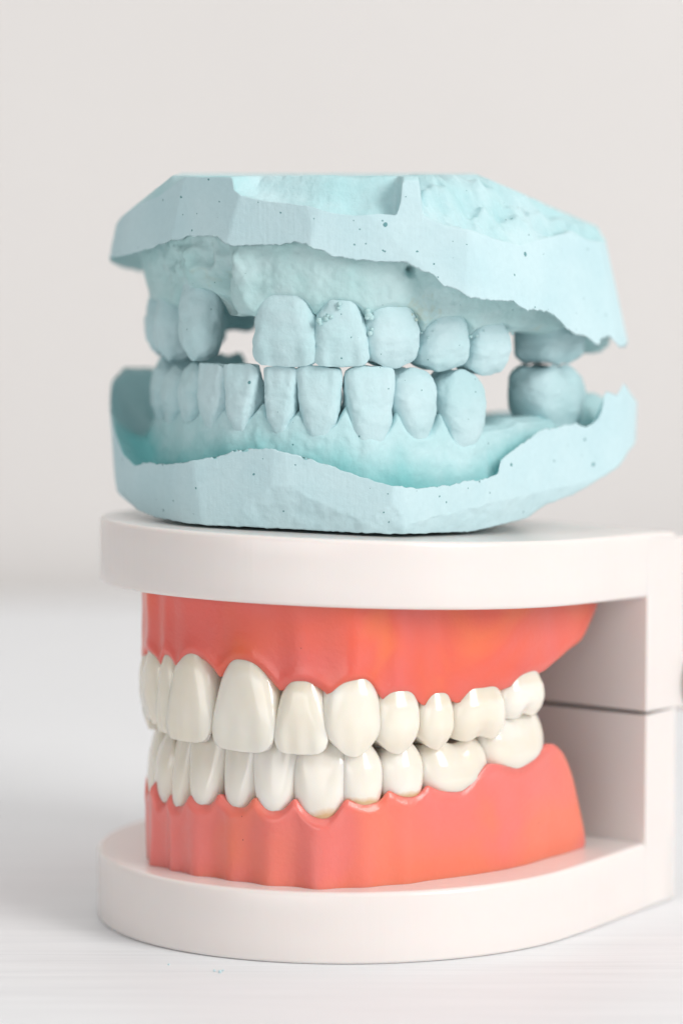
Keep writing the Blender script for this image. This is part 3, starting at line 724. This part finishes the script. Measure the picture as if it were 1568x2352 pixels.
def cast_lower():
    root = thing('lower_dental_cast', 'lower jaw cast of pale blue plaster standing on the white upper plate',
                 'dental cast', (5, 0, 53))
    zl = per_table(L_LIP, PS, 63.0) + jag(21.0, .2)
    zb = per_table(L_BOT, PS, 57.0) + jag(31.0, .12)
    zm = per_table(L_MARG, PS, 62.0, 1)
    rl = lab_r(PS); rid = ridge_mask()
    rows = []; mats = []; ids = []
    def add(r, z, m, idx=None): rows.append(ring(r, z)); mats.append(m)
    Rb, _ = facet_r(LF, PS, zb)
    # underside: flat patch that lies on the plate, sloping up to the trimmed edge
    for f in (.02, .3, .55, .74, .82, .88, .93, .97):
        Q = ring(Rb*f, 0*Rb); pt = plate_top(Q[:, 0], Q[:, 1]) + .03
        fc = .74 - .30*sstep(48, 70, PS)*(1 - sstep(140, 165, PS))
        lift = sstep(fc, 1.02, f)
        z = pt + np.clip(zb - pt, 0, 20)*lift
        z = z + fnoise(np.column_stack([Q[:, :2], 0*z]), .6, 3, 6.0)*.18*lift + .0
        add(Rb*f, np.maximum(z, pt), 2)
    wall_start = len(rows)
    for f in np.linspace(0, 1, 46):
        z = zb + (zl - zb)*f; r, idx = facet_r(LF, PS, z)
        P = ring(r, z); ch = np.isin(idx, (0, 3, 4))
        nz = fnoise(P, .5, 4, 3.0)
        r = r + np.where(ch, nz*.16, 0)
        add(r, z, 3 if f == 0 else 0); ids.append(ch)
    Rl, _ = facet_r(LF, PS, zl)
    floor = np.minimum(zl - 2.2, zm - 3.5)
    floor = np.maximum(floor, 55.5)
    rg = np.minimum(rl + 1.4, Rl - 1.3)
    for f in (.05, .15, .32, .52, .74, .9):
        r = Rl + (rg - Rl)*f; z = zl + (floor - zl)*np.sin(f*np.pi/2)**.9; add(r, z, 1)
    bul = np.zeros_like(PS)
    for pc, sg, am in [(-79, 5, .5), (-62, 4.5, .6), (-52, 3.5, .4), (-41, 4, .5), (-29.3, 4, .5), (-17.7, 5, .6), (-2.5, 6, 1.0), (13.8, 6, .7), (33, 7, .9)]:
        bul += am*np.exp(-((PS - pc)/sg)**2)
    for f in np.linspace(0, 1, 28)[1:]:
        r = rg + (rl - .1 - rg)*(1 - (1 - f)**1.5) + bul*np.sin(np.clip(f, 0, .95)*np.pi*.6 + .2)*.6
        r = r - .9*np.exp(-((1 - f)/.05)**2)
        z = floor + (zm - floor)*f
        add(r, z*rid + (1 - rid)*60.5, 1)
    for dr, dz in [(-1.2, .2), (-2.6, .35), (-4.2, .3), (-6.0, -.2), (-7.4, -1.4), (-8.6, -3.4), (-9.4, -5.4)]:
        add(rl + dr, (zm + dz)*rid + (1 - rid)*60.5, 1)
    r0 = rl - 9.4; z0 = rows[-1][:, 2]
    for f in (.85, .7, .5, .3, .15, .03):
        add(r0*f, 60.5 + (z0 - 60.5)*sstep(.4, 1, f), 1)
    V = np.concatenate(rows); nr = len(rows)
    F = grid_faces(nr, NC); fm = []
    for i in range(nr - 1):
        mm = mats[i + 1]
        if mm == 0:
            ch = ids[min(max(i + 1 - wall_start, 0), len(ids) - 1)]
            fm += [0]*NC
        else: fm += [2 if mm == 3 else mm]*NC
    F.append(tuple(range(NC))); F.append(tuple(reversed(range((nr-1)*NC, nr*NC)))); fm += [2, 1]
    m_arr = np.repeat(np.array(mats), NC)
    d = fnoise(V, .28, 3, 15.0)*np.where(m_arr == 1, .22, .0) + fnoise(V, 1.1, 3, 7.0)*np.where(m_arr == 1, .10, .018)
    c0 = np.array([O[0], O[1], 62.0]); dv = V - c0; dv[:, 2] *= .2
    dv /= np.maximum(np.linalg.norm(dv, axis=1, keepdims=True), 1e-6); V = V + dv*d[:, None]
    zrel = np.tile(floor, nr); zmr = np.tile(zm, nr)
    fold_mask = np.clip(1 - (V[:, 2] - zrel)/np.maximum(zmr - zrel, 1)*1.35, 0, 1)  # deeper teal towards the fold floor, fading up to the gum line
    o = mesh_obj('jaw_base', V, F, [M_WALL, M_CAST, M_ROUGH], root, (5, 0, 53), fmat=fm, attrs={'fold_tint': fold_mask}); orient(o)
    T = [(-122, 10, 66.3, 73.4, 'molar', .9, .8), (-106, 9.5, 66.3, 73.5, 'molar', .9, .8), (-91, 6.4, 66.2, 73.0, 'blunt', .85, 1.0), (-78.5, 6.6, 65.7, 72.5, 'blunt', .85, 1.0), (-63.5, 6.6, 66.2, 73.5, 'blunt', .85, 1.0),
         (-51.6, 5.6, 66.6, 73.5, 'lower_incisor', .95, 1.0), (-40.6, 5.1, 66.6, 73.7, 'lower_incisor', .95, 1.0), (-28.8, 4.6, 66.2, 73.55, 'lower_incisor', .95, 1.0),
         (-17.7, 5.8, 65.7, 73.6, 'lower_incisor', .95, 1.0), (-2.3, 6.5, 64.7, 73.55, 'lower_incisor', 1.2, .75), (14.0, 6.7, 64.9, 73.25, 'blunt', .95, .75),
         (34.6, 7.6, 63.6, 72.7, 'blunt', .9, .75), (87, 11.4, 64.8, 72.5, 'bulb', .92, .7)]
    for i, (pc, wd, zn, zt_, kd, ds, nk) in enumerate(T):
        V, F, cr = tooth_mesh(kd, wd, zt_ - zn, ds, seed=200 + i, rough=.28, neck=nk, tilt=-.3, square=.9 if kd == 'lower_incisor' else .6, lobes=.8)
        p = lab_p(pc, .75)
        V = place(V, (p[0], p[1], zn), lab_t(pc), 1)
        t = mesh_obj('tooth', V, F, M_TOOTHP, root, (5, 0, 53), attrs={'crown': cr}); orient(t); subsurf(t, 1)
cast_lower()
cast_upper()

# ------------------------------------------------------------------ crumbs of plaster on the table
rnd = random.Random(3); VC = []; FC = []
for (x, y, r_) in [(-15.6, -38.5, .28), (-14.9, -39.2, .36), (-14.6, -38.2, .18), (-21.4, -34.9, .2)]:
    r_ *= .7
    k = len(VC)
    for a in range(3):
        for b_ in range(6):
            rr = r_*(.75, 1.0, .55)[a]*rnd.uniform(.7, 1.2); f_ = b_*math.pi/3
            VC.append((x + rr*math.cos(f_), y + rr*math.sin(f_), .01 + r_*.6*a))
    for q in grid_faces(3, 6): FC.append(tuple(k + v_ for v_ in q))
    FC.append(tuple(k + j for j in reversed(range(6)))); FC.append(tuple(k + 12 + j for j in range(6)))
co = mesh_obj('plaster_crumbs', VC, FC, M_WALL); co['kind'] = 'stuff'
co['label'] = 'tiny pale blue plaster crumbs on the table before the lower plate'; co['category'] = 'crumbs'
